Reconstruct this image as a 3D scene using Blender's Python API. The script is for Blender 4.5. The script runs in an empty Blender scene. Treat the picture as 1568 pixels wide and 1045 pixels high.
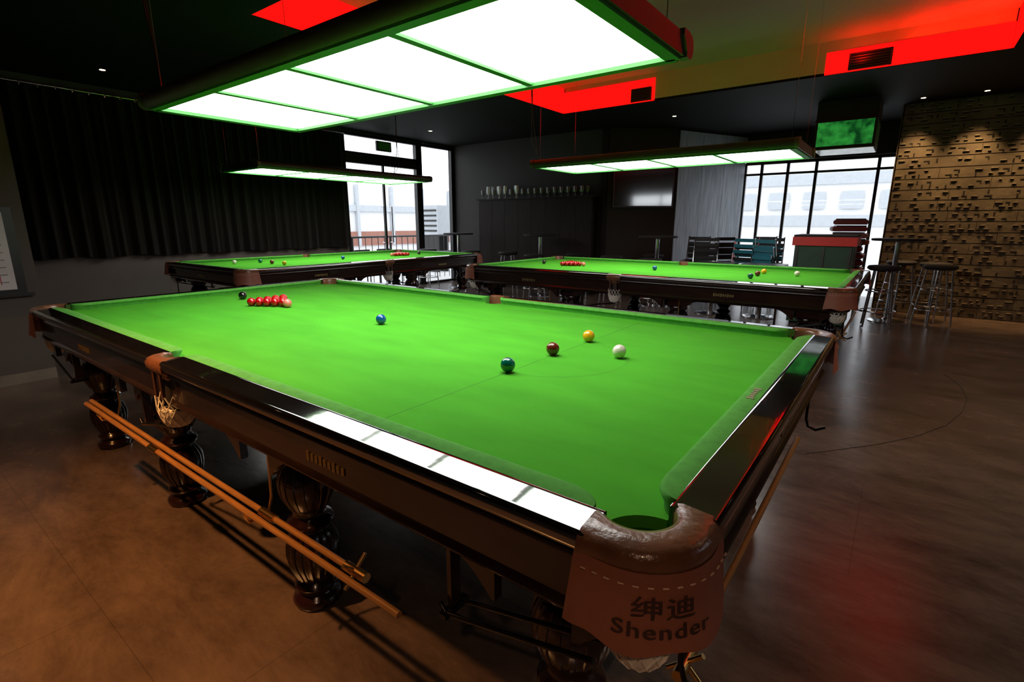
import bpy, bmesh, math, random
from math import sin, cos, pi, radians
from mathutils import Vector, Matrix
random.seed(7)
scene=bpy.context.scene
scene.view_settings.view_transform='Standard'
scene.view_settings.look='None'
COL=bpy.context.collection

# ---------------------------------------------------------------- materials
def mat(name,color,rough=.5,metal=0,spec=.5,coat=0,var=0,scale=8,bump=0,bscale=40,emit=0,ecol=None,stretch=None,ior=1.5,sheen=0,color2=None,crough=.05,bstretch=None):
    m=bpy.data.materials.new(name); m.use_nodes=True
    nt=m.node_tree; b=nt.nodes['Principled BSDF']
    c=(*color,1)
    b.inputs['Base Color'].default_value=c
    b.inputs['Roughness'].default_value=rough
    b.inputs['Metallic'].default_value=metal
    b.inputs['IOR'].default_value=ior
    b.inputs['Specular IOR Level'].default_value=spec
    b.inputs['Coat Weight'].default_value=coat
    b.inputs['Coat Roughness'].default_value=crough
    b.inputs['Sheen Weight'].default_value=sheen
    if emit:
        b.inputs['Emission Color'].default_value=(*(ecol or color),1)
        b.inputs['Emission Strength'].default_value=emit
    tc=nt.nodes.new('ShaderNodeTexCoord'); mp=nt.nodes.new('ShaderNodeMapping')
    nt.links.new(tc.outputs['Object'],mp.inputs['Vector'])
    if stretch: mp.inputs['Scale'].default_value=stretch
    if var or color2:
        n=nt.nodes.new('ShaderNodeTexNoise'); n.inputs['Scale'].default_value=scale; n.inputs['Detail'].default_value=5
        nt.links.new(mp.outputs[0],n.inputs['Vector'])
        r=nt.nodes.new('ShaderNodeValToRGB')
        r.color_ramp.elements[0].position=.3; r.color_ramp.elements[1].position=.7
        c2=color2 or tuple(min(1,x*(1+var)) for x in color)
        c1=color if color2 else tuple(x*(1-var) for x in color)
        r.color_ramp.elements[0].color=(*c1,1); r.color_ramp.elements[1].color=(*c2,1)
        nt.links.new(n.outputs['Fac'],r.inputs['Fac']); nt.links.new(r.outputs['Color'],b.inputs['Base Color'])
    if bump:
        n2=nt.nodes.new('ShaderNodeTexNoise'); n2.inputs['Scale'].default_value=bscale; n2.inputs['Detail'].default_value=4
        nt.links.new(mp.outputs[0],n2.inputs['Vector'])
        bp=nt.nodes.new('ShaderNodeBump'); bp.inputs['Strength'].default_value=bump; bp.inputs['Distance'].default_value=.01
        nt.links.new(n2.outputs['Fac'],bp.inputs['Height']); nt.links.new(bp.outputs[0],b.inputs['Normal'])
    return m
def emis(name,color,s):
    m=bpy.data.materials.new(name); m.use_nodes=True; nt=m.node_tree; nt.nodes.clear()
    e=nt.nodes.new('ShaderNodeEmission'); e.inputs[0].default_value=(*color,1); e.inputs[1].default_value=s
    o=nt.nodes.new('ShaderNodeOutputMaterial'); nt.links.new(e.outputs[0],o.inputs[0]); return m

M={}
M['cloth']=mat('green_cloth',(.074,.39,.022),.95,spec=.1,var=.11,scale=2.4,bump=.08,bscale=600,stretch=(1,3,1))
M['cushion']=mat('cushion_cloth',(.095,.36,.050),.9,spec=.2,var=.12,scale=40,bump=.2,bscale=500)
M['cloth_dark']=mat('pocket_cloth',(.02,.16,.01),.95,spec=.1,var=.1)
M['line']=mat('baulk_line',(.055,.28,.018),.9)
M['lacquer']=mat('black_lacquer',(.008,.006,.005),.05,spec=.8,coat=.6,crough=.03,var=.3,scale=6,ior=1.9,bump=.05,bscale=5)
M['mahog']=mat('dark_mahogany',(.018,.009,.0065),.22,coat=.4,var=.35,scale=9,stretch=(1,8,8))
M['mahogleg']=mat('leg_mahogany',(.016,.005,.006),.20,coat=.5,var=.3,scale=9)
M['leather']=mat('brown_leather',(.18,.075,.034),.28,spec=.6,coat=.25,var=.25,scale=14,bump=.25,bscale=60)
M['leather2']=mat('tan_leather',(.30,.105,.062),.5,spec=.5,var=.12,scale=10,bump=.15,bscale=120)
M['strap']=mat('dark_strap',(.07,.028,.016),.4,spec=.5,var=.2)
M['emboss']=mat('embossed_print',(.05,.02,.014),.6,var=.1)
M['stitch']=mat('stitching',(.7,.5,.36),.7,var=.1)
M['brass']=mat('brass',(.75,.48,.18),.25,metal=1,var=.1)
M['gold']=mat('gold_plate',(.30,.22,.09),.4,metal=.7,var=.1)
M['net']=mat('white_net',(.75,.72,.64),.8,var=.1)
M['iron']=mat('black_iron',(.012,.012,.013),.3,metal=.6,var=.1)
M['ash']=mat('ash_cue_wood',(.32,.16,.05),.3,coat=.4,var=.25,scale=10,stretch=(1,12,12))
M['chrome']=mat('chrome',(.6,.6,.62),.15,metal=1,var=.05)
M['blackmetal']=mat('lamp_metal',(.055,.052,.048),.38,metal=.2,var=.1)
M['lampcap']=mat('lamp_end_cap',(.14,.12,.10),.45,metal=.4,var=.1)
M['lampgreen']=mat('lamp_green_trim',(.04,.24,.04),.5,var=.1)
M['panel']=emis('lamp_diffuser',(1,.985,.95),8.4)
M['black']=mat('matte_black',(.01,.01,.01),.7,var=.2)
for n,c in dict(red=(.50,.004,.006),yellow=(.85,.42,.01),green=(.0,.13,.09),brown=(.15,.022,.008),blue=(.004,.09,.30),pink=(.85,.22,.16),black=(.006,.006,.006),white=(.82,.76,.60)).items():
    M['b_'+n]=mat('ball_'+n,c,.08,spec=.6,coat=.5,var=.03)

# ---------------------------------------------------------------- builder
class B:
    def __init__(s): s.v=[];s.f=[];s.m=[];s.mats=[]
    def mi(s,k):
        k=M[k] if isinstance(k,str) else k
        if k not in s.mats: s.mats.append(k)
        return s.mats.index(k)
    def add(s,vs,fs,k):
        o=len(s.v); i=s.mi(k); s.v+= [tuple(v) for v in vs]
        for f in fs: s.f.append(tuple(o+a for a in f)); s.m.append(i)
    def box(s,c,sz,k,rz=0,rx=0):
        R=Matrix.Rotation(rz,3,'Z')@Matrix.Rotation(rx,3,'X')
        vs=[Vector(c)+R@Vector((x*sz[0]/2,y*sz[1]/2,z*sz[2]/2)) for z in(-1,1) for x,y in((-1,-1),(1,-1),(1,1),(-1,1))]
        s.add(vs,[(3,2,1,0),(4,5,6,7),(0,1,5,4),(1,2,6,5),(2,3,7,6),(3,0,4,7)],k)
    def bx(s,x0,x1,y0,y1,z0,z1,k): s.box(((x0+x1)/2,(y0+y1)/2,(z0+z1)/2),(x1-x0,y1-y0,z1-z0),k)
    def grid(s,rows,k,closed=False,caps=False):
        n=len(rows[0]); vs=[p for r in rows for p in r]; fs=[]
        for i in range(len(rows)-1):
            for j in range(n if closed else n-1):
                j2=(j+1)%n
                fs.append((i*n+j,i*n+j2,(i+1)*n+j2,(i+1)*n+j))
        if caps: fs.append(tuple(range(n))[::-1]); fs.append(tuple((len(rows)-1)*n+j for j in range(n)))
        s.add(vs,fs,k)
    def lathe(s,c,prof,k,seg=24,axis=None):
        rows=[[Vector((r*cos(2*pi*j/seg),r*sin(2*pi*j/seg),z)) for j in range(seg)] for r,z in prof]
        if axis is not None:
            q=Vector((0,0,1)).rotation_difference(Vector(axis).normalized())
            rows=[[q@p for p in r] for r in rows]
        rows=[[p+Vector(c) for p in r] for r in rows]
        s.grid(rows,k,True,True)
    def cyl(s,p0,p1,r,k,seg=12,r2=None):
        p0=Vector(p0);p1=Vector(p1);L=(p1-p0).length
        s.lathe(p0,[(r,0),(r if r2 is None else r2,L)],k,seg,axis=p1-p0)
    def tube(s,pts,r,k,seg=8):
        pts=[Vector(p) for p in pts]; rows=[]
        prev=None
        for i,p in enumerate(pts):
            t=(pts[min(i+1,len(pts)-1)]-pts[max(i-1,0)]).normalized()
            if prev is None:
                up=Vector((0,0,1)) if abs(t.z)<.9 else Vector((1,0,0))
                a=t.cross(up).normalized()
            else:
                a=(prev-t*prev.dot(t)).normalized()
            prev=a; b=t.cross(a)
            rows.append([p+r*(cos(2*pi*j/seg)*a+sin(2*pi*j/seg)*b) for j in range(seg)])
        s.grid(rows,k,True,True)
    def sphere(s,c,r,k,seg=24,rings=14):
        rows=[[Vector(c)+Vector((r*sin(pi*i/rings)*cos(2*pi*j/seg),r*sin(pi*i/rings)*sin(2*pi*j/seg),r*cos(pi*i/rings))) for j in range(seg)] for i in range(1,rings)]
        s.grid(rows,k,True,True)
    def prism(s,poly,z0,z1,k):
        n=len(poly)
        vs=[(x,y,z0) for x,y in poly]+[(x,y,z1) for x,y in poly]
        fs=[tuple(range(n))[::-1],tuple(range(n,2*n))]+[(i,(i+1)%n,n+(i+1)%n,n+i) for i in range(n)]
        s.add(vs,fs,k)
    def mesh(s,name,smooth=35):
        me=bpy.data.meshes.new(name); me.from_pydata(s.v,[],s.f)
        for m in s.mats: me.materials.append(m)
        me.polygons.foreach_set('material_index',s.m)
        bm=bmesh.new(); bm.from_mesh(me); bmesh.ops.recalc_face_normals(bm,faces=bm.faces); bm.to_mesh(me); bm.free()
        if smooth:
            me.polygons.foreach_set('use_smooth',[True]*len(me.polygons))
            me.set_sharp_from_angle(angle=radians(smooth))
        me.update(); return me
    def obj(s,name,parent=None,loc=(0,0,0),rz=0,smooth=35):
        return inst(s.mesh(name,smooth),name,parent,loc,rz)
def inst(me,name,parent=None,loc=(0,0,0),rz=0):
    o=bpy.data.objects.new(name,me); COL.objects.link(o); o.location=loc; o.rotation_euler=(0,0,rz)
    if parent: o.parent=parent
    return o
def empty(name,loc=(0,0,0),rz=0):
    o=bpy.data.objects.new(name,None); COL.objects.link(o); o.location=loc; o.rotation_euler=(0,0,rz); o.empty_display_size=.1
    return o

# ---------------------------------------------------------------- snooker table
HX,HY=1.92,1.024; PX,PY=1.7845,.889; BED=.825
def build_ring(outer,Ls,W):
    """leather-covered pocket casting: C-shaped ring between outer corner curve and pocket mouth"""
    n=28; inn=[]
    for i in range(n+1):
        t=i/n
        A=(.178,.088); P1=(.125+.062*cos(radians(292)),.125+.062*sin(radians(292)))
        P2=(.125+.062*cos(radians(158)),.125+.062*sin(radians(158))); Z=(.088,.178)
        if t<.12: q=t/.12; p=(A[0]+(P1[0]-A[0])*q,A[1]+(P1[1]-A[1])*q)
        elif t>.88: q=(t-.88)/.12; p=(P2[0]+(Z[0]-P2[0])*q,P2[1]+(Z[1]-P2[1])*q)
        else:
            an=radians(292-134*(t-.12)/.76); p=(.125+.062*cos(an),.125+.062*sin(an))
        inn.append(p)
    o0=outer(-Ls,.003)
    if (o0[0]-inn[0][0])**2+(o0[1]-inn[0][1])**2 > (o0[0]-inn[-1][0])**2+(o0[1]-inn[-1][1])**2: inn=inn[::-1]
    rows=[]
    for i in range(n+1):
        ou,ov=outer(Ls*(2*i/n-1),.003); iu,iv=inn[i]
        L=lambda q:(ou+(iu-ou)*q,ov+(iv-ov)*q)
        rows.append([W(*L(.05),.808),W(*L(0),.822),W(*L(-.02),.842),W(*L(.05),.854),W(*L(.2),.862),W(*L(.75),.8655),W(*L(.94),.861),W(*L(1),.852),W(*L(1),.76)])
    return rows
def make_table_meshes():
    out={}
    b=B(); bx,by=PX+.045,PY+.045; R=.085; R2=.062; poly=[]
    def arc(cx,cy,r,a0,a1,n=12): return [(cx+r*cos(radians(a0+(a1-a0)*i/n)),cy+r*sin(radians(a0+(a1-a0)*i/n))) for i in range(n+1)]
    poly+=arc(-bx,-by,R,90,0); poly+=arc(0,-by,R2,180,0); poly+=arc(bx,-by,R,180,90)
    poly+=arc(bx,by,R,270,180); poly+=arc(0,by,R2,360,180); poly+=arc(-bx,by,R,0,-90)
    b.prism(poly,BED-.05,BED,'cloth'); out['playing_bed']=b.mesh('playing_bed',30)
    b=B(); x=1.0475; z=BED+.0003
    b.box((x,0,z),(.0022,2*PY,.0004),'line')
    rows=[[(x+(.292-.0011)*sin(pi*i/40),(.292-.0011)*cos(pi*i/40),z),(x+(.292+.0011)*sin(pi*i/40),(.292+.0011)*cos(pi*i/40),z)] for i in range(41)]
    b.grid(rows,'line'); out['baulk_line']=b.mesh('baulk_line')
    b=B()
    def cushion(f,u0,u1,e0,e1):
        rows=[]; us=[]
        for i in range(15): us.append(u0+e0*(1-cos(pi/2*i/14)))
        for i in range(1,16): us.append(u0+e0+(u1-u0-e0-e1)*i/15)
        for i in range(1,15): us.append(u1-e1+e1*sin(pi/2*i/14))
        for u in us:
            d=1
            if u<u0+e0: d=math.sqrt(max(0,1-((u0+e0-u)/e0)**2))
            if u>u1-e1: d=math.sqrt(max(0,1-((u-u1+e1)/e1)**2))
            w=.054*d; bk=.054
            rows.append([f(u,bk,BED-.045),f(u,bk+.002,.860),f(u,bk-w*.3,.8635),f(u,bk-w*.75,.8635),f(u,bk-w*.94,.860),f(u,bk-w,.852),f(u,bk-w+.012*d,.838),f(u,bk-w+.014*d,BED-.045)])
        b.grid(rows,'cushion',True,True)
    for sy in(-1,1):
        cushion(lambda u,o,z:(u,sy*(PY+o),z),.052,PX-.052,.055,.085)
        cushion(lambda u,o,z:(-u,sy*(PY+o),z),.052,PX-.052,.055,.085)
    for sx in(-1,1):
        cushion(lambda u,o,z:(sx*(PX+o),u,z),-PY+.052,PY-.052,.085,.085)
    out['cushions']=b.mesh('cushions',50)
    def rprof(sl): # flat polished top with a slight outward fall
        zt=lambda o:.8625-(o-.056)*sl
        return [(.05,.80),(.05,.8600),(.056,.8625),(.062,zt(.062)),(.090,zt(.09)),(.120,zt(.12)),(.126,zt(.126)),(.1315,zt(.126)-.003),(.135,zt(.126)-.009),(.1355,.838),(.134,.829),(.127,.822),(.116,.818)]
    profL=rprof(.055); profS=rprof(.012)
    prof2=[(.05,.80),(.116,.818),(.112,.812),(.117,.806),(.117,.797),(.108,.790),(.103,.785),(.103,.706),(.110,.700),(.114,.692),(.110,.684),(.100,.679),(.092,.671),(.080,.664),(.055,.662),(.05,.68)]
    b=B()
    for sy in(-1,1):
        for s2 in(-1,1):
            for P,k in((profL,'lacquer'),(prof2,'mahog')):
                a0=.062 if k=='lacquer' else .03; a1=HX-.165 if k=='lacquer' else HX-.13
                b.grid([[(s2*u,sy*(PY+o),z) for o,z in P] for u in(a0,a1)],k,True,True)
    for sx in(-1,1):
        for P,k in((profS,'lacquer'),(prof2,'mahog')):
            e=.165 if k=='lacquer' else .13
            b.grid([[(sx*(PX+o),u,z) for o,z in P] for u in(-HY+e,HY-e)],k,True,True)
    for sx in(-1,1):
        for sy in(-1,1):
            rows=[]
            for o,z in prof2[4:14]:
                off=o-.1355; row=[]
                for i in range(9):
                    a=pi/2*i/8; r=.12+off
                    row.append((sx*(HX-(.12-r*cos(a))),sy*(HY-(.12-r*sin(a))),z))
                row=[(sx*(HX+off),sy*(HY-.14),z)]+row+[(sx*(HX-.14),sy*(HY+off),z)]
                rows.append(row)
            b.grid(rows,'mahog')
    def plate(x,y,ax):
        for i in range(9):
            w=.013; t=-.075+i*.0188
            c=(x+t,y,.742) if ax=='x' else (x,y+t,.742)
            sz=(w,.003,.020 if i%3 else .026) if ax=='x' else (.003,w,.020 if i%3 else .026)
            b.box(c,sz,'gold')
    for sy in(-1,1):
        for x in(-1.0,1.0): plate(x,sy*(PY+.1045),'x')
    for sx in(-1,1): plate(sx*(PX+.1045),0,'y')
    for sy in(-1,1):
        for x in(-1.62,-.56,.56,1.62):
            for s in(-1,1):
                pts=[(x+s*(.10+.13*t),.662-.075*(1-t)**2) for t in[i/8 for i in range(9)]]
                poly=[(x+s*.09,.665),(x+s*.09,.585)]+pts+[(x+s*.23,.668)]
                y0=sy*.955; n=len(poly)
                b.add([(px,y0-.012,pz) for px,pz in poly]+[(px,y0+.012,pz) for px,pz in poly],[tuple(range(n))[::-1],tuple(range(n,2*n))]+[(i,(i+1)%n,n+(i+1)%n,n+i) for i in range(n)],'mahog')
    b.bx(-1.70,1.70,-.80,.80,.70,BED-.05,'black')
    out['rails']=b.mesh('rails',40)
    b=B()
    for i,w in enumerate((.018,.012,.012,.012,.012,.018)):
        b.box((PX+.03,-.19+i*.019,.8642),(.014 if i not in(0,5) else .02,.012,.0012),'gold')
    out['cushion_emblem']=b.mesh('cushion_emblem')
    b=B()
    def outer(sv,off):
        a=pi/4-sv/.12
        if a<0: return (-off,.12+(-a)*.12)
        if a>pi/2: return (.12+(a-pi/2)*.12,-off)
        r=.12+off; return (.12-r*cos(a),.12-r*sin(a))
    Ls=.094+.055
    for sx in(-1,1):
        for sy in(-1,1):
            n=28
            def W(u,v,z): return (sx*(HX-u),sy*(HY-v),z)
            b.grid(build_ring(outer,Ls,W),'leather',True,True)
            rows=[]
            for i in range(n+1):
                t=i/n; sv=Ls*1.02*(2*t-1)
                row=[]
                for z,off in((.832,.006),(.815,.012),(.79,.014),(.76,.018),(.73,.024),(.708-.006*cos(6*pi*t),.028)):
                    fl=off*(1-.6*abs(2*t-1)**3)
                    row.append(W(*outer(sv*(1+(.826-z)*.7),fl),z))
                rows.append(row)
            b.grid(rows,'leather2')
            for i in range(14):
                sv=Ls*.93*(2*(i+.5)/14-1)
                u,v=outer(sv-.004,.0135); u2,v2=outer(sv+.004,.0135)
                b.cyl(W(u,v,.814),W(u2,v2,.814),.0014,'stitch',6)
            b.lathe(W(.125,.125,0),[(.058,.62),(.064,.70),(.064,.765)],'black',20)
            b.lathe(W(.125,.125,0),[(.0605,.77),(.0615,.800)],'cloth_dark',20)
    for sy in(-1,1):
        rows=[]; n=24
        for i in range(n+1):
            t=i/n; a=pi*t
            ox=.072*math.copysign(abs(cos(a))**.5,cos(a)); oy=PY+.1355+.003*sin(a)
            ix=.050*cos(a); iy=PY+.052+.042*sin(a)
            if t in(0,1): iy=PY+.05
            L=lambda q:(ox+(ix-ox)*q,sy*(oy+(iy-oy)*q))
            rows.append([(*L(0),.818),(*L(-.03),.838),(*L(.08),.854),(*L(.35),.862),(*L(.7),.865),(*L(.95),.860),(*L(1),.85),(*L(1),.76)])
        b.grid(rows,'leather',True,True)
        for dx in(-.03,.03):
            b.box((dx,sy*(HY-.006),.765),(.018,.007,.11),'strap')
        b.lathe((0,sy*(PY+.055),0),[(.05,.64),(.055,.70),(.05,.765)],'black',16)
    out['pocket_leathers']=b.mesh('pocket_leathers',50)
    b=B()
    def net(cx,cy):
        N=14; lv=[(.062,.72),(.063,.69),(.062,.665),(.058,.64),(.050,.615),(.038,.597),(.02,.59)]
        P=lambda i,j,sh:(cx+lv[i][0]*cos(2*pi*(j+sh)/N),cy+lv[i][0]*sin(2*pi*(j+sh)/N),lv[i][1])
        for i in range(len(lv)-1):
            for j in range(N):
                for d in(-.5,.5): b.cyl(P(i,j,i*.5),P(i+1,j,i*.5+d),.0022,'net',4)
        b.lathe((cx,cy,0),[(.03,.592),(.045,.605),(.054,.63),(.056,.66)],'net',14)
    for sx in(-1,1):
        for sy in(-1,1): net(sx*(HX-.10),sy*(HY-.10))
    for sy in(-1,1): net(0,sy*(HY-.055))
    out['pocket_nets']=b.mesh('pocket_nets',40)
    b=B()
    lp=[(.062,0),(.080,.006),(.085,.022),(.078,.036),(.064,.044),(.060,.055),(.070,.066),(.074,.078),(.066,.09),(.056,.10),(.066,.125),(.080,.16),(.087,.20),(.085,.235),(.072,.265),(.060,.285),(.058,.30),(.074,.31),(.080,.322),(.074,.335),(.058,.345),(.054,.36),(.063,.38),(.078,.41),(.090,.445),(.093,.48),(.087,.51),(.074,.535),(.064,.548),(.076,.556),(.086,.57),(.086,.585),(.076,.60)]
    for x in(-1.62,-.56,.56,1.62):
        for y in(-.80,.80):
            b.lathe((x,y,0),lp,'mahogleg',28)
            b.box((x,y,.66),(.19,.19,.125),'mahogleg')
            for j in range(18):
                a=2*pi*j/18
                b.tube([(x+r*cos(a),y+r*sin(a),z) for r,z in((.053,.105),(.063,.13),(.077,.165),(.0825,.20),(.081,.235),(.069,.265),(.057,.285))],.010,'mahogleg',6)
                b.tube([(x+r*cos(a),y+r*sin(a),z) for r,z in((.059,.385),(.074,.415),(.085,.445),(.088,.48),(.082,.51),(.069,.535))],.0095,'mahogleg',6)
    out['legs']=b.mesh('legs',50)
    b=B()
    for sx in(-1,1):
        for sy in(-1,1):
            x0,x1=sx*1.76,sx*1.40; y=sy*.95
            for dy in(-.026,.026):
                b.tube([(x0,y+dy,.585),(sx*1.6,y+dy,.545),(x1,y+dy,.495),(x1-sx*.02,y+dy,.515)],.006,'iron',8)
            b.box((x1,y,.59),(.012,.03,.17),'mahog'); b.box((x1,y,.495),(.02,.08,.012),'iron')
            b.tube([(sx*1.86,sy*.80,.66),(sx*1.86,sy*.80,.50),(sx*1.87,sy*.80,.465),(sx*1.90,sy*.80,.455),(sx*1.935,sy*.80,.475)],.006,'iron',8)
    for sy in(-1,1):
        y=sy*.96
        for dy in(-.026,.026):
            b.tube([(.0,y+dy,.58),(-.2,y+dy,.55),(-.36,y+dy,.51),(-.38,y+dy,.53)],.006,'iron',8)
        b.box((-.36,y,.585),(.012,.03,.16),'mahog')
    for x in(-.75,.62,):
        b.tube([(x,-.95,.66),(x,-.955,.50),(x,-.97,.447),(x,-1.03,.447),(x,-1.045,.48)],.005,'brass',8)
    out['ball_return_rails']=b.mesh('ball_return_rails',50)
    b=B()
    def rest(p0,p1,r,cross):
        p0=Vector(p0);p1=Vector(p1)
        b.cyl(p0,p1,r,'ash',10,r2=r*.8)
        d=(p1-p0).normalized(); sd=d.cross(Vector((0,0,1))).normalized(); up=Vector((0,0,1))
        if cross:
            q=p1-d*.03
            b.cyl(p1-d*.07,p1+d*.015,r*1.2,'brass',10)
            for s in(1,-1):
                b.cyl(q-(sd+up*s)*.034,q+(sd+up*s)*.034,.0058,'brass',8)
    rest((-1.06,-.990,.462),(1.12,-.990,.468),.011,True)
    rest((-1.03,-1.018,.462),(1.29,-1.018,.462),.011,False)
    b.cyl((-.2,-1.018,.462),(-.12,-1.018,.462),.0135,'brass',10)
    b.cyl((.62,-.990,.466),(.70,-.990,.466),.0135,'brass',10)
    rest((1.855,.64,.46),(1.855,-.78,.46),.011,True)
    out['rests']=b.mesh('rests',50)
    return out
TM=make_table_meshes()
def place_table(loc,rz):
    e=empty('snooker_table',(loc[0],loc[1],0),rz)
    for k,me in TM.items(): inst(me,k,e)
    return e
T1=place_table((0,0),0); T3=place_table((-.05,3.80),0); T2=place_table((-4.27,2.77),-pi/2)

def text_verts(body,size):
    cu=bpy.data.curves.new('t','FONT'); cu.body=body; cu.size=size; cu.align_x='CENTER'; cu.space_character=1.12
    o=bpy.data.objects.new('t',cu); COL.objects.link(o); dg=bpy.context.evaluated_depsgraph_get()
    me=bpy.data.meshes.new_from_object(o.evaluated_get(dg)); bpy.data.objects.remove(o)
    vs=[v.co.copy() for v in me.vertices]; fs=[tuple(p.vertices) for p in me.polygons]; bpy.data.meshes.remove(me)
    return vs,fs
def flap_pt(sv,z):
    K=((.832,.006),(.815,.012),(.79,.014),(.76,.018),(.73,.024),(.70,.030))
    for (z0,o0),(z1,o1) in zip(K,K[1:]):
        if z>=z1 or z1==.70: off=o0+(o1-o0)*(z0-z)/(z0-z1); break
    t=(sv/.152+1)/2
    fl=off*(1-.6*abs(2*t-1)**3)+.0022
    a=pi/4-sv/.12
    if a<0: u,v=(-fl,.12+(-a)*.12)
    elif a>pi/2: u,v=(.12+(a-pi/2)*.12,-fl)
    else:
        r=.12+fl; u,v=(.12-r*cos(a),.12-r*sin(a))
    return (HX-u,-(HY-v),z)
b=B()
for body,size,z0 in(('\u7ec5\u8fea',.038,.768),('Shender',.032,.736)):
    vs,fs=text_verts(body,size)
    for dx,dz in((0,0),(.0008,.0006),(-.0008,-.0006)):
        b.add([flap_pt(v.x*1.15+dx-.01,z0+v.y+dz) for v in vs],fs,'emboss')
b.obj('embossed_text',T1,smooth=0)

# ---------------------------------------------------------------- balls
r=.02625
def ball(name,col,x,y,seg=32):
    b=B(); b.sphere((0,0,0),r,'b_'+col,seg,20); return b.obj(name,loc=(x,y,BED+r+.0008),smooth=180)
for c,x,y in(('black',-1.4605,0),('pink',-.892,0),('blue',0,0),('green',1.0475,-.292),('brown',1.0475,0),('yellow',1.0475,.292),('white',1.275,.12)):
    ball('cue_ball' if c=='white' else c+'_ball',c,x,y)
def rack(b,f,seg=24):
    for i in range(5):
        for j in range(i+1):
            x=-.892-.0535-i*.0525*.8665; y=(j-i/2)*.0528
            b.sphere(f(x,y),r,'b_red',seg,14)
b=B(); rack(b,lambda x,y:(x,y,BED+r)); b.obj('red_ball_rack',smooth=180)
for (cx,cy,rz,w) in((-.05,3.80,0,(1.36,.22)),(-4.27,2.77,-pi/2,(1.35,-.35))):
    b=B()
    def f(x,y): return (cx+x*cos(rz)-y*sin(rz),cy+x*sin(rz)+y*cos(rz),BED+r+.0008)
    rack(b,f,14)
    for c,x,y in(('black',-1.4605,0),('pink',-.892,0),('blue',0,0),('green',1.0475,-.292),('brown',1.0475,0),('yellow',1.0475,.292),('white',*w)):
        b.sphere(f(x,y),r,'b_'+c,20,14)
    b.obj('snooker_ball_set',smooth=180)

# ---------------------------------------------------------------- lamps
def lamp(cx,cy,rz,cables):
    b=B(); lx,ly,z=1.328,.445,1.95
    xs=[-lx+.05+i*(2*lx-.1)/4 for i in range(5)]
    for i in range(4):
        b.bx(xs[i]+.012,xs[i+1]-.012,-ly+.038,ly-.038,z+.006,z+.012,'panel')
    for x in xs[1:-1]: b.bx(x-.018,x+.018,-ly+.02,ly-.02,z-.004,z+.02,'lampgreen')
    for s in(-1,1):
        b.bx(-lx+.02,lx-.02,min(s*(ly-.040),s*(ly+.004)),max(s*(ly-.040),s*(ly+.004)),z-.010,z+.02,'lampgreen')
        b.bx(min(s*(lx-.055),s*(lx-.002)),max(s*(lx-.055),s*(lx-.002)),-ly+.02,ly-.02,z-.010,z+.02,'lampgreen')
        P=[(ly-.02,z+.0),(ly+.012,z-.002),(ly+.030,z+.010),(ly+.040,z+.032),(ly+.036,z+.055),(ly+.020,z+.072),(ly-.01,z+.08),(ly-.06,z+.082),(ly-.06,z+.06),(ly-.02,z+.02)]
        b.grid([[(x,s*o,zz) for o,zz in P] for x in(-lx-.01,lx+.01)],'blackmetal',True,True)
        b.bx(min(s*(lx-.03),s*(lx+.012)),max(s*(lx-.03),s*(lx+.012)),-ly+.01,ly-.01,z,z+.075,'blackmetal')
        for s2 in(-1,1):
            P2=[(o+(.006 if o>ly else 0),zz+(.004 if zz>z+.05 else -.004)) for o,zz in P]
            b.grid([[(x,s*o,zz) for o,zz in P2] for x in(s2*(lx-.012),s2*(lx+.022))],'lampcap',True,True)
    b.bx(-lx+.01,lx-.01,-ly+.05,ly-.05,z+.06,z+.078,'blackmetal')
    e=empty('billiard_lamp',(cx,cy,0),rz)
    b.obj('housing',e)
    b=B()
    top=3.0 if abs(cx)>3 else 3.36
    for x in(-lx+.05,lx-.05):
        for y in(-ly+.06,ly-.06):
            b.cyl((x,y,z+.07),(x,y,cables if abs(cx)<.01 and y<0 or x<0 and cables==3.0 else top),.0016,'chrome',5)
    x=-lx+.03; y=-ly+.08
    b.tube([(x,y,z+.08),(x-.04,y,z+.2),(x-.10,y+.01,z+.5),(x-.11,y,z+.8),(x-.12,y,cables)],.005,'blackmetal',6)
    b.tube([(x+.02,y,z+.08),(x-.03,y,z+.15),(x-.13,y+.03,z+.3),(x-.12,y,z+.6),(x-.12,y,cables)],.004,'blackmetal',6)
    b.obj('suspension_cables',e)
lamp(0,0,0,3.0); lamp(-.05,3.80,0,3.36); lamp(-4.27,2.77,-pi/2,3.0)

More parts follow.
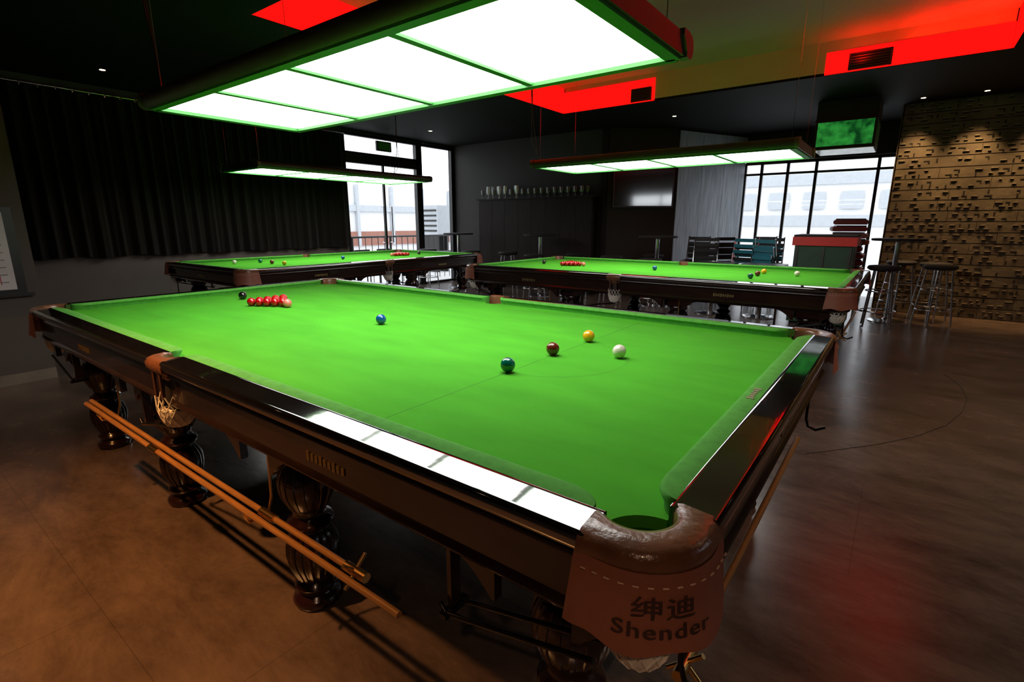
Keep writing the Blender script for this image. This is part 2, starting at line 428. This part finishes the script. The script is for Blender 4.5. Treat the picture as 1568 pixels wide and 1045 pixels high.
# ---------------------------------------------------------------- room
CZ=3.0; XL=-6.2; XJ=-3.75; YB=7.2; YW=8.15; YG=9.6; XR=6.2; Y0=-5.0
def floor_mat():
    m=mat('stone_floor',(.10,.075,.058),.32,spec=.55)
    nt=m.node_tree; bs=nt.nodes['Principled BSDF']
    tc=nt.nodes.new('ShaderNodeTexCoord')
    mp=nt.nodes.new('ShaderNodeMapping'); mp.inputs['Rotation'].default_value=(0,0,.5); mp.inputs['Scale'].default_value=(1,2.2,1)
    nt.links.new(tc.outputs['Object'],mp.inputs['Vector'])
    n=nt.nodes.new('ShaderNodeTexNoise'); n.inputs['Scale'].default_value=1.7; n.inputs['Detail'].default_value=14; n.inputs['Roughness'].default_value=.74; n.inputs['Distortion'].default_value=.25
    nt.links.new(mp.outputs[0],n.inputs['Vector'])
    r=nt.nodes.new('ShaderNodeValToRGB'); r.color_ramp.elements[0].position=.34; r.color_ramp.elements[1].position=.68
    r.color_ramp.elements[0].color=(.055,.038,.029,1); r.color_ramp.elements[1].color=(.155,.110,.084,1)
    nt.links.new(n.outputs['Fac'],r.inputs['Fac'])
    bk=nt.nodes.new('ShaderNodeTexBrick'); bk.inputs['Scale'].default_value=1; bk.inputs['Brick Width'].default_value=1.4; bk.inputs['Row Height'].default_value=.9; bk.inputs['Mortar Size'].default_value=.002
    bk.inputs['Color1'].default_value=(1,1,1,1); bk.inputs['Color2'].default_value=(.93,.93,.93,1); bk.inputs['Mortar'].default_value=(.7,.7,.7,1)
    nt.links.new(tc.outputs['Object'],bk.inputs['Vector'])
    mx=nt.nodes.new('ShaderNodeMix'); mx.data_type='RGBA'; mx.blend_type='MULTIPLY'; mx.inputs['Factor'].default_value=1
    nt.links.new(r.outputs['Color'],mx.inputs[6]); nt.links.new(bk.outputs['Color'],mx.inputs[7]); nt.links.new(mx.outputs[2],bs.inputs['Base Color'])
    rr=nt.nodes.new('ShaderNodeMapRange'); rr.inputs['To Min'].default_value=.17; rr.inputs['To Max'].default_value=.33
    nt.links.new(n.outputs['Fac'],rr.inputs['Value']); nt.links.new(rr.outputs[0],bs.inputs['Roughness'])
    return m
M['floor']=floor_mat()
M['ceil']=mat('black_ceiling',(.006,.0055,.005),.7,spec=.15,var=.15)
M['cream']=mat('cream_ceiling',(.50,.41,.27),.7,var=.04,scale=2)
M['greywall']=mat('grey_wall',(.105,.088,.072),.7,var=.08,scale=3)
M['darkwall']=mat('dark_wall',(.028,.024,.022),.6,spec=.3,var=.1,scale=2)
M['barpanel']=mat('bar_panel_wood',(.016,.009,.007),.5,spec=.15,var=.35,scale=5,stretch=(14,14,.8))
M['steel']=mat('brushed_panel',(.40,.44,.50),.45,metal=.2,var=.25,scale=2,stretch=(12,12,1))
M['curtain']=mat('curtain_fabric',(.0085,.0060,.0046),.9,spec=.2,var=.15,scale=20,sheen=.06)
M['frame']=mat('window_frame',(.012,.012,.012),.4,var=.1)
M['redpanel']=emis('red_face_glow',(1,.004,.003),1.7)  # red glow of the lit recess faces, put into emissive panels
g=bpy.data.materials.new('window_glass'); g.use_nodes=True; nt=g.node_tree; nt.nodes.clear()
a=nt.nodes.new('ShaderNodeBsdfTransparent'); c=nt.nodes.new('ShaderNodeBsdfGlossy'); c.inputs['Roughness'].default_value=.02; mx=nt.nodes.new('ShaderNodeMixShader'); mx.inputs[0].default_value=.06
o=nt.nodes.new('ShaderNodeOutputMaterial'); nt.links.new(a.outputs[0],mx.inputs[1]); nt.links.new(c.outputs[0],mx.inputs[2]); nt.links.new(mx.outputs[0],o.inputs[0]); M['glass']=g
M['stone']=mat('textured_stone',(.085,.064,.040),.8,color2=(.155,.122,.075),scale=5,bump=.4,bscale=25)
M['stone_hi']=mat('raised_chip_highlight',(.26,.21,.13),.7,var=.25,scale=20)
M['slot']=mat('slot_shade',(.008,.006,.004),.9,var=.2)

def slab(name,x0,x1,y0,y1,z0,z1,k):
    b=B(); c=((x0+x1)/2,(y0+y1)/2,(z0+z1)/2); b.box((0,0,0),(x1-x0,y1-y0,z1-z0),k); return b.obj(name,loc=c,smooth=0)
slab('floor',XL-.2,XR+.2,Y0-.2,YG+.2,-.1,0,'floor')
RX0,RX1,RY0,RY1=-2.43,2.70,.79,5.70; RT=3.36
b=B()
b.bx(XL-.2,RX0,Y0-.2,YG+.2,CZ,CZ+.5,'ceil'); b.bx(RX1,XR+.2,Y0-.2,YG+.2,CZ,CZ+.5,'ceil')
b.bx(RX0,RX1,Y0-.2,RY0,CZ,CZ+.5,'ceil'); b.bx(RX0,RX1,RY1,YG+.2,CZ,CZ+.5,'ceil')
b.bx(RX0,RX1,RY0,RY1,RT,CZ+.5,'cream')
b.bx(RX0+.02,RX1-.02,RY1-.012,RY1,CZ+.03,RT,'cream'); b.bx(RX0+.02,RX1-.02,RY0,RY0+.012,CZ+.03,RT,'cream')
b.obj('ceiling',smooth=0)
b=B(); b.bx(RX0,RX0+.012,RY0,RY1-.02,CZ+.004,RT-.002,'redpanel'); b.bx(RX0+.014,-.95,RY1-.022,RY1-.013,CZ+.004,RT-.06,'redpanel'); b.obj('cove_glow',smooth=0)
b=B(); b.bx(RX1-.012,RX1,RY0,RY1-.02,CZ+.004,RT-.002,'redpanel'); b.bx(1.10,RX1-.014,RY1-.022,RY1-.013,CZ+.004,RT-.12,'redpanel'); cv=b.obj('cove_glow',smooth=0)
# red LED uplighters on the cove lip, aimed at the recessed ceiling
def redwash(x,y,power,parent):
    l=bpy.data.lights.new('led_uplight','SPOT'); l.energy=power; l.color=(1,.01,.005); l.shadow_soft_size=.06; l.spot_size=radians(165); l.spot_blend=.6
    o=bpy.data.objects.new('led_uplight',l); COL.objects.link(o); o.parent=parent; o.location=(x,y,3.08); o.rotation_euler=(pi,0,0)
for x,y,p in((2.5,5.4,11),(2.0,5.55,8),(1.45,5.6,4),(2.6,4.5,9),(2.6,3.5,6)): redwash(x,y,p,cv)
M['vent']=mat('vent_grille',(.05,.012,.01),.5,var=.1)
def vent(x0,x1):
    b=B(); y=RY1-.024; z0=CZ+.025; hh=.15
    b.bx(x0,x1,y-.012,y-.008,z0,z0+hh,'black')
    for i in range(5): b.box(((x0+x1)/2,y-.018,z0+.018+i*.028),(x1-x0-.02,.02,.006),'vent',rx=.6)
    for x in(x0,x1): b.bx(x-.01,x+.01,y-.026,y,z0-.01,z0+hh+.01,'vent')
    for z in(z0-.01,z0+hh): b.bx(x0,x1,y-.026,y,z,z+.012,'vent')
    b.obj('air_vent')
vent(-1.28,-1.0); vent(1.34,1.72)

slab('wall_left',XL-.15,XL,-.62,4.27,0,CZ,'greywall')
slab('wall_left',XL-.15,XL,4.27,7.2,2.96,CZ,'darkwall')
slab('wall_left',XL-.15,XJ-.15,-.80,-.62,0,CZ,'greywall')
slab('wall_left',XJ-.15,XJ,Y0-.15,-.62,0,CZ,'greywall')
slab('baseboard_left',XJ,XJ+.015,Y0,-.62,0,.09,mat('skirting',(.24,.20,.15),.5,var=.1))
b=B()
b.bx(XL-.1,XL-.01,4.28,4.33,0.01,2.95,'frame'); b.bx(XL-.1,XL-.01,6.05,6.21,0.01,2.95,'frame'); b.bx(XL-.1,XL-.01,7.10,7.19,0.01,2.95,'frame')
b.bx(XL-.1,XL-.01,4.28,6.1,2.42,2.62,'frame'); b.bx(XL-.09,XL-.02,4.28,7.19,0.01,.06,'frame'); b.bx(XL-.09,XL-.02,4.28,7.19,2.90,2.955,'frame')
b.bx(XL-.07,XL-.03,5.18,5.22,.05,2.42,'frame')
b.bx(XL-.055,XL-.045,4.33,7.12,.06,2.9,'glass')
for y in(5.10,5.30):
    b.tube([(XL-.03,y,.95),(XL+.04,y,.95),(XL+.04,y,1.65),(XL-.03,y,1.65)],.013,'chrome',8)
b.obj('door_1')
slab('wall_back',XL-.15,-2.4,YB,YB+.15,0,CZ,'darkwall')
ang=math.atan2(.8,1.015)
nrm=Vector((sin(ang),-cos(ang),0)); u=Vector((cos(ang),sin(ang),0))
mc=Vector((-2.4,YB,0))+u*.646-nrm*.07
b=B(); b.box((0,0,0),(1.292,.14,CZ),'darkwall'); b.obj('wall_back',loc=(mc.x,mc.y,CZ/2),rz=ang,smooth=0)
p0=Vector((-1.385,8.0,0)); p1=Vector((-.62,9.6,0)); d=(p1-p0); a2=math.atan2(d.y,d.x); n2=Vector((sin(a2),-cos(a2),0)); c=(p0+p1)/2-n2*.075
b=B(); b.box((0,0,0),(d.length+.02,.14,CZ),'darkwall'); b.obj('wall_back',loc=(c.x,c.y,CZ/2),rz=a2,smooth=0)
c=(p0+p1)/2+n2*.012
b=B()
for i in range(3): b.box((-d.length/3+i*d.length/3,0,0),(d.length/3-.006,.016,CZ-.08),'steel')
b.obj('trim_2',loc=(c.x,c.y,CZ/2),rz=a2,smooth=0)
slab('wall_back',-.8,2.1,YG,YG+.15,2.50,CZ,'darkwall')
slab('wall_back',1.87,2.02,YW+.001,YG+.15,0,CZ,'darkwall'); slab('wall_back',2.02,XR+.15,YW,YW+.15,0,CZ,'darkwall')
slab('trim_1',-2.5,-2.38,YB-.05,YB-.001,0,CZ,'barpanel')
slab('wall_right',XR,XR+.15,Y0-.15,1.0,0,CZ,'greywall'); slab('wall_right',XR,XR+.15,3.6,YW+.15,0,CZ,'greywall')
slab('wall_right',XR,XR+.15,1.0,3.6,0,1.9,'greywall'); slab('wall_right',XR,XR+.15,1.0,3.6,2.35,CZ,'greywall')  # gap left for the added window
slab('wall_front',XJ,XR,Y0-.15,Y0,0,CZ,'greywall')
b=B(); y0,y1=YG+.03,YG+.09
for x in(-.60,-.30,.16,.63,1.58,1.83): b.bx(x-.025,x+.025,y0,y1,0.01,2.48,'frame')
b.bx(-.6,1.85,y0,y1,2.24,2.28,'frame'); b.bx(-.6,1.85,y0,y1,2.44,2.495,'frame'); b.bx(-.6,.63,y0,y1,.01,.10,'frame')
b.bx(-.6,1.85,YG+.055,YG+.06,0.01,2.48,'glass')
b.obj('window_1')
b=B(); b.bx(XR+.05,XR+.1,1.01,3.59,1.91,1.95,'frame'); b.bx(XR+.05,XR+.1,1.01,3.59,2.30,2.34,'frame')  # invented unseen window, supplies the television reflection and floor daylight
for y in(1.03,2.3,3.57): b.bx(XR+.05,XR+.1,y-.02,y+.02,1.91,2.34,'frame')
b.obj('added_window')
# stone cladding; slot shade painted as dark blocks, raised chips paler as highlights
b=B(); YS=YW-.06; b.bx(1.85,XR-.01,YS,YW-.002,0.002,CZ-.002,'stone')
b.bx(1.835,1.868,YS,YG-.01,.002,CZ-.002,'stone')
z=.0; h=.15
while z<CZ-.05:
    x=1.86; z1=min(z+h,CZ)
    while x<XR-.1:
        w=random.uniform(.5,1.1); d=random.uniform(.024,.029)
        b.bx(x,min(x+w,XR-.02)-.004,YS-d,YS,z+.008,z1-.004,'stone'); 
        for sub in(.030,.088):
            xx=x+random.uniform(.0,.08)
            while xx<min(x+w,XR-.1)-.06:
                ww=random.uniform(.03,.085); t=random.random(); zz=z+sub+random.uniform(-.008,.012)
                if zz+.03<z1-.01:
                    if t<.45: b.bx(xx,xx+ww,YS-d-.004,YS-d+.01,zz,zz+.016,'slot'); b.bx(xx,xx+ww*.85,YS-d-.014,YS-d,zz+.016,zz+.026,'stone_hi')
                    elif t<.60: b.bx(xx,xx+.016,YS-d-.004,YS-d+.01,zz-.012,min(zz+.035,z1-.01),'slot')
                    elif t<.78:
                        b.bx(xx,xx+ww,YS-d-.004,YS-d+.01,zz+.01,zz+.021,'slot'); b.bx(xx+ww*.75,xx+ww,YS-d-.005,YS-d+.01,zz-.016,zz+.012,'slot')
                xx+=ww+random.uniform(.02,.08)
        x+=w
    z+=h
b.obj('wall_stone_cladding',smooth=0)
b=B(); rows=[]
N=700
for zz in(.91,.98,1.4,2.0,2.86):
    row=[]
    for i in range(N):
        y=-.58+4.83*i/(N-1); amp=.035*(1.15-.25*(zz-.9))
        x=XL+.10+amp*sin(y*38+1.3*sin(y*5.1)+.3*zz)+.02*sin(y*13+zz)+.012*sin(y*81)
        row.append((x,y,zz+(.012*sin(y*9) if zz<.95 else 0)))
    rows.append(row)
b.grid(rows,'curtain')
b.cyl((XL+.10,-.6,2.89),(XL+.10,4.26,2.89),.012,'chrome')
for i in range(30): b.cyl((XL+.10,-.5+i*.16,2.855),(XL+.10,-.5+i*.16,2.90),.014,'chrome',6)
b.obj('curtain',smooth=60)
M['board']=mat('score_sheet',(.62,.62,.62),.5,var=.05)
b=B(); x=XJ+.002
b.bx(x,x+.03,-1.6,-.70,.76,1.46,'frame'); b.bx(x+.03,x+.034,-1.56,-.76,.80,1.42,'board')
for i in range(9): b.bx(x+.034,x+.036,-1.5,-.80,.86+i*.06,.864+i*.06,'black')
for i in range(5): b.bx(x+.034,x+.036,-1.45+i*.15,-1.446+i*.15,.84,1.38,'b_red')
b.bx(x,x+.05,-1.7,-.66,.74,.765,'frame')
b.bx(x,x+.10,-1.5,-.80,1.50,1.80,'black'); b.bx(x+.10,x+.105,-1.4,-.86,1.55,1.75,'lampgreen')
b.obj('scoreboard')

# ---------------------------------------------------------------- back area furniture
b=B(); b.bx(-5.25,-2.55,6.92,YB-.01,0,1.80,'barpanel')
for i in range(9): b.bx(-5.25+i*.3375-.002,-5.25+i*.3375+.002,6.917,6.93,.1,1.76,'black')
b.bx(-5.30,-2.50,6.88,YB-.06,1.80,1.83,'barpanel'); b.obj('bar_back_cabinet')
b=B(); M['drink']=mat('white_glassware',(.92,.94,.96),.2,spec=.8,var=.03)
M['drinkd']=mat('clear_glassware',(.14,.14,.15),.1,spec=.9,var=.05)
for i in range(34):
    x=-5.15+i*.075; k='drink' if i in(2,3,5,6,8,11,12) else 'drinkd'; s=1.4 if k=='drink' else 1
    b.lathe((x,6.93+.06*(i%2),1.831),[(.03,0),(.03,.004),(.005,.01),(.005,.05*s),(.028,.07*s),(.038,.12*s),(.034,.17*s)],k,12)
b.obj('drinking_glasses')
pc=Vector((-2.4,YB,0))+u*.66+nrm*.07
M['bezel']=mat('tv_bezel',(.012,.012,.014),.3,var=.1)
M['screen']=mat('tv_screen',(.008,.009,.012),.08,spec=1,ior=2.2,coat=1,var=.05)
b=B(); b.box((0,0,0),(1.12,.05,.68),'bezel'); b.box((0,-.027,0),(1.06,.006,.62),'screen'); b.box((0,.045,0),(.3,.04,.3),'black')
b.obj('television',loc=(pc.x,pc.y,1.95),rz=ang)
def greenbox():
    m=bpy.data.materials.new('green_lit_panel'); m.use_nodes=True; nt=m.node_tree; bs=nt.nodes['Principled BSDF']
    n=nt.nodes.new('ShaderNodeTexNoise'); n.inputs['Scale'].default_value=9; n.inputs['Detail'].default_value=6
    tc=nt.nodes.new('ShaderNodeTexCoord'); nt.links.new(tc.outputs['Object'],n.inputs['Vector'])
    r=nt.nodes.new('ShaderNodeValToRGB'); r.color_ramp.elements[0].position=.35; r.color_ramp.elements[1].position=.7
    r.color_ramp.elements[0].color=(.0,.05,.01,1); r.color_ramp.elements[1].color=(.03,.35,.05,1)
    nt.links.new(n.outputs[0],r.inputs[0]); nt.links.new(r.outputs[0],bs.inputs['Base Color']); nt.links.new(r.outputs[0],bs.inputs['Emission Color']); bs.inputs['Emission Strength'].default_value=.7
    return m
M['greenlit']=greenbox()
M['under']=mat('glass_underside_reflection',(.25,.32,.20),.2,color2=(.85,.88,.78),scale=6)  # bright mottled reflection painted into the underside colour
b=B(); b.bx(.87,1.60,7.2,7.95,2.36,CZ-.002,'black'); b.bx(.90,1.57,7.19,7.2,2.40,2.72,'greenlit'); b.bx(.86,1.61,7.185,7.2,2.72,2.75,'frame'); b.bx(.88,1.59,7.21,7.94,2.352,2.36,'under'); b.bx(1.6,1.603,7.22,7.93,2.40,2.72,'lampgreen')
b.obj('illuminated_bulkhead_box')
b=B(); b.bx(XL+.02,XL+.06,5.0,5.35,2.68,2.86,'black'); b.bx(XL+.06,XL+.065,5.03,5.32,2.70,2.84,'lampgreen'); b.bx(XL+.001,XL+.02,5.1,5.2,2.75,2.8,'frame'); b.obj('exit_sign')

def hightable(x,y,h=1.12):
    b=B(); b.lathe((0,0,0),[(.22,0),(.22,.012),(.05,.03),(.03,.05),(.03,h-.05),(.10,h-.03)],'chrome',24)
    b.lathe((0,0,0),[(.30,h-.03),(.31,h-.02),(.31,h-.005),(.30,h)],'black',32); b.obj('bar_table',loc=(x,y,0))
def stool_mesh():
    b=B(); h=.78
    for i in range(4):
        a=pi/4+i*pi/2
        b.tube([(.21*cos(a),.21*sin(a),.01),(.17*cos(a),.17*sin(a),.40),(.13*cos(a),.13*sin(a),h-.03)],.011,'chrome',8)
    for rr,z in((.195,.22),(.165,.48)):
        b.tube([(rr*cos(2*pi*i/24),rr*sin(2*pi*i/24),z) for i in range(25)],.008,'chrome',8)
    b.lathe((0,0,0),[(.15,h-.04),(.18,h-.02),(.185,h),(.17,h+.02),(.10,h+.028),(.01,h+.03)],'black',28)
    return b.mesh('bar_stool',50)
SM=stool_mesh()
for (x,y) in((-3.25,6.3),(-1.07,6.45),(-5.3,6.3),(2.05,7.05)): hightable(x,y,1.13)
for (x,y) in((-3.85,6.1),(-3.0,5.75),(-2.6,6.5),(-1.75,6.2),(-.95,5.85),(-1.35,7.0),(-5.85,5.95),(-4.65,5.95),(2.12,7.70),(2.50,7.50),(2.53,7.02),(1.95,6.45)):
    inst(SM,'bar_stool',loc=(x,y,0),rz=random.random())
M['teal']=mat('teal_plastic',(.01,.24,.32),.4,var=.1)
M['darkred']=mat('dark_red_vinyl',(.16,.022,.02),.5,var=.15)
M['blackpl']=mat('black_plastic',(.02,.02,.022),.35,var=.1)
def chair_mesh(n,k,k2):
    e=B()
    for s in range(n):
        dz=s*.12; dy=-s*.025; kk=k if s%2==0 else k2
        for sx in(-.2,.2):
            for sy in(-.2,.2): e.cyl((sx*1.08,sy*1.08+dy,(.005 if s==0 else dz+.10)),(sx*.95,sy*.95+dy,.44+dz),.011,'chrome' if s%2==0 else 'blackmetal',6)
            e.tube([(sx*.95,.19+dy,.44+dz),(sx*.95,.23+dy,.62+dz),(sx*.93,.28+dy,.86+dz)],.011,'chrome',6)
        rows=[[(xx,yy+dy,.45+dz-.02*cos(yy*6)*cos(xx*7)) for yy in(-.22,-.1,0,.1,.2)] for xx in(-.21,-.1,0,.1,.21)]
        e.grid(rows,kk); e.grid([[(p[0],p[1],p[2]-.018) for p in rr] for rr in rows],kk)
        for z0 in(.62,.71,.80):
            e.box((0,.225+(z0-.6)*.2+dy,z0+dz+.02),(.39,.014,.055),kk)
    return e
for (x,y,rz,n,c1,c2) in((-.50,7.15,.3,3,'blackpl','blackpl'),(.05,7.05,-.2,3,'teal','blackpl'),(-.25,7.75,.8,3,'blackpl','blackpl'),(.55,7.1,2.6,3,'teal','teal'),(.35,7.75,.1,3,'blackpl','teal'),(.95,8.15,.4,3,'blackpl','blackpl'),(-.85,7.75,.1,3,'blackpl','blackpl'),(.1,8.5,.1,3,'blackpl','teal')):
    chair_mesh(n,c1,c2).obj('stacking_chair',loc=(x,y,0),rz=rz)
b=B(); b.bx(-.22,.22,-.22,.22,.40,.44,'blackpl')
for sx in(-.2,.2):
    for sy in(-.2,.2): b.cyl((sx,sy,0),(sx,sy,.42),.015,'chrome',8)
for i in range(10):
    t=random.uniform(-.2,.2); z=.49+i*.095
    c=(random.uniform(-.02,.02),random.uniform(-.02,.02),z)
    b.box(c,(.42,.42,.045),'darkred',rz=t); b.box((c[0],c[1],z+.0),(.39,.39,.068),'darkred',rz=t); b.box((0,0,z+.04),(.36,.36,.02),'blackpl',rz=t)
b.obj('seat_cushion_stack',loc=(1.45,7.30,0))
for (x,y) in((-.1,6.25),(.55,6.35)): 
    b=B(); b.lathe((0,0,0),[(.22,0),(.22,.012),(.04,.03),(.03,.70),(.10,.73)],'chrome',20); b.box((0,0,.745),(.55,.55,.03),'blackpl'); b.obj('cafe_table',loc=(x,y,0))
M['redtop']=mat('red_top',(.65,.03,.03),.4,var=.05); M['dkgreen']=mat('dark_green_panel',(.02,.06,.03),.5,var=.2)
b=B(); b.bx(.97,1.62,6.0,6.6,.05,1.05,'dkgreen'); b.bx(.94,1.65,5.97,6.63,1.05,1.16,'redtop'); b.bx(.95,1.64,5.98,6.62,1.16,1.185,'black'); b.bx(1.0,1.59,6.03,6.57,0,.05,'black')
for x in(1.0,1.3,1.59): b.bx(x-.012,x+.012,5.985,6.0,.08,1.03,'blackmetal')
b.obj('serving_cabinet',smooth=0)
# fine cable lying on the floor
b=B(); cp=[(1.80,1.62),(1.95,1.80),(2.14,2.04),(2.33,2.33),(2.50,2.70),(2.61,3.10),(2.66,3.50),(2.64,3.90),(2.55,4.25)]
M['cable']=mat('floor_cable_grey',(.035,.03,.028),.6,var=.1)
b.tube([(x,y,.0020) for x,y in cp],.0016,'cable',6); b.obj('floor_cable',smooth=60)

# ---------------------------------------------------------------- outside
M['out1']=mat('pale_render',(.78,.79,.80),.8,var=.03); M['out2']=mat('grey_cladding',(.50,.53,.57),.8,var=.05); M['road']=mat('pavement',(.6,.6,.6),.8,var=.08); M['outred']=mat('red_brick_band',(.35,.16,.12),.8,var=.1)
slab('outside_ground',-40,40,9.9,40,-.25,-.15,'road'); slab('outside_ground',-40,-6.6,-10,9.8,-.25,-.15,'road')
b=B(); b.bx(-12,2.2,24,30,-.15,4.4,'out1')
for z in(1.2,2.9): b.bx(-12,2.2,23.9,24,z,z+.45,'out2')
for i in range(10): b.bx(-11+i*1.35,-10.2+i*1.35,23.88,23.9,1.9,2.6,'out2')
b.obj('neighbouring_building',smooth=0)
b=B(); b.bx(-22,-20,-2,30,-.15,3.2,'out1'); b.bx(-20,-19.9,4,26,.2,.9,'outred'); b.bx(-20,-19.85,6,26,1.9,2.2,'out2')
for i in range(8): b.bx(-19.95,-19.8,8+i*2.2,8.15+i*2.2,.2,3.2,'out2')
b.obj('neighbouring_building',smooth=0)
b=B()
for z in(.55,1.0): b.cyl((-8.2,3.5,z),(-8.2,11,z),.024,'frame')
for i in range(40): b.cyl((-8.2,3.5+i*.19,-.15),(-8.2,3.5+i*.19,1.0),.009 if i%6 else .03,'frame',6)
b.obj('balcony_railing')
b=B(); b.box((-9.6,9.8,1.4),(.9,.5,.9),'out2')
for i in range(5): b.box((-9.6,9.54,1.1+i*.15),(.8,.02,.05),'frame')
for y in(9.6,10.0): b.box((-9.6,y,.4),(.8,.05,1.1),'frame')
b.obj('outdoor_condenser_unit')
# planters / patio furniture against the railing
b=B()
for i in range(3):
    x,y=-7.3,4.9+i*.62
    b.bx(x-.2,x+.2,y-.2,y+.2,.28,.32,'frame'); b.bx(x-.22,x-.18,y-.2,y+.2,.32,.75,'frame')
    for sx in(-.18,.18):
        for sy in(-.18,.18): b.cyl((x+sx,y+sy,-.15),(x+sx,y+sy,.3),.015,'frame',6)
b.obj('patio_chair_row')
w=bpy.data.worlds.new('World'); scene.world=w; w.use_nodes=True
bg=w.node_tree.nodes['Background']; bg.inputs[0].default_value=(.90,.95,1,1); bg.inputs[1].default_value=2.5

# ---------------------------------------------------------------- lights
M['dl']=emis('downlight_lens',(1,.72,.42),12)
def downlight(x,y,power=0,col=(1,.62,.3),size=70,z=CZ,blend=.6,rx=0,ry=0):
    e=empty('downlight',(x,y,z)); b=B(); b.lathe((0,0,0),[(.028,-.002),(.028,.001)],'dl',16)
    b.lathe((0,0,0),[(.045,-.001),(.045,.0005),(.03,.0005)],'chrome',16); b.obj('lens',e)
    if power:
        l=bpy.data.lights.new('spot','SPOT'); l.energy=power; l.color=col; l.spot_size=radians(size); l.spot_blend=blend; l.shadow_soft_size=.04
        o=bpy.data.objects.new('spot',l); COL.objects.link(o); o.parent=e; o.location=(0,0,-.02); o.rotation_euler=(rx,ry,0)
for x,y in((-5.3,.56),(-5.2,5.5),(-1.1,6.9)): downlight(x,y,8)
for x in(2.05,2.70,3.40,4.2,5.0): downlight(x,7.74,125,col=(1,.60,.27),rx=radians(8),size=66,blend=.9)
downlight(-.1,-2.1,540,col=(1,.42,.13),size=76,rx=radians(4),blend=.9)
downlight(3.6,1.2,95,col=(1,.72,.52),size=110)  # unseen fill spot added to brighten the floor on the right
downlight(4.2,4.6,65,col=(1,.72,.52),size=110)  # second added fill on the right, out of view
downlight(2.9,-2.9,220,col=(1,.58,.36),size=110,rx=radians(-5))
downlight(-3.0,-2.2,45,col=(1,.62,.38),size=100)  # added fill on the left, out of view, lifts the room level

# ---------------------------------------------------------------- camera
cam=bpy.data.cameras.new('camera'); cam.lens=780/1568*36; cam.sensor_width=36
co=bpy.data.objects.new('camera',cam); COL.objects.link(co)
co.location=(2.094,-1.656,1.337); co.rotation_euler=(radians(90-13.08),0,radians(37.01))
cam.clip_start=.02
scene.camera=co
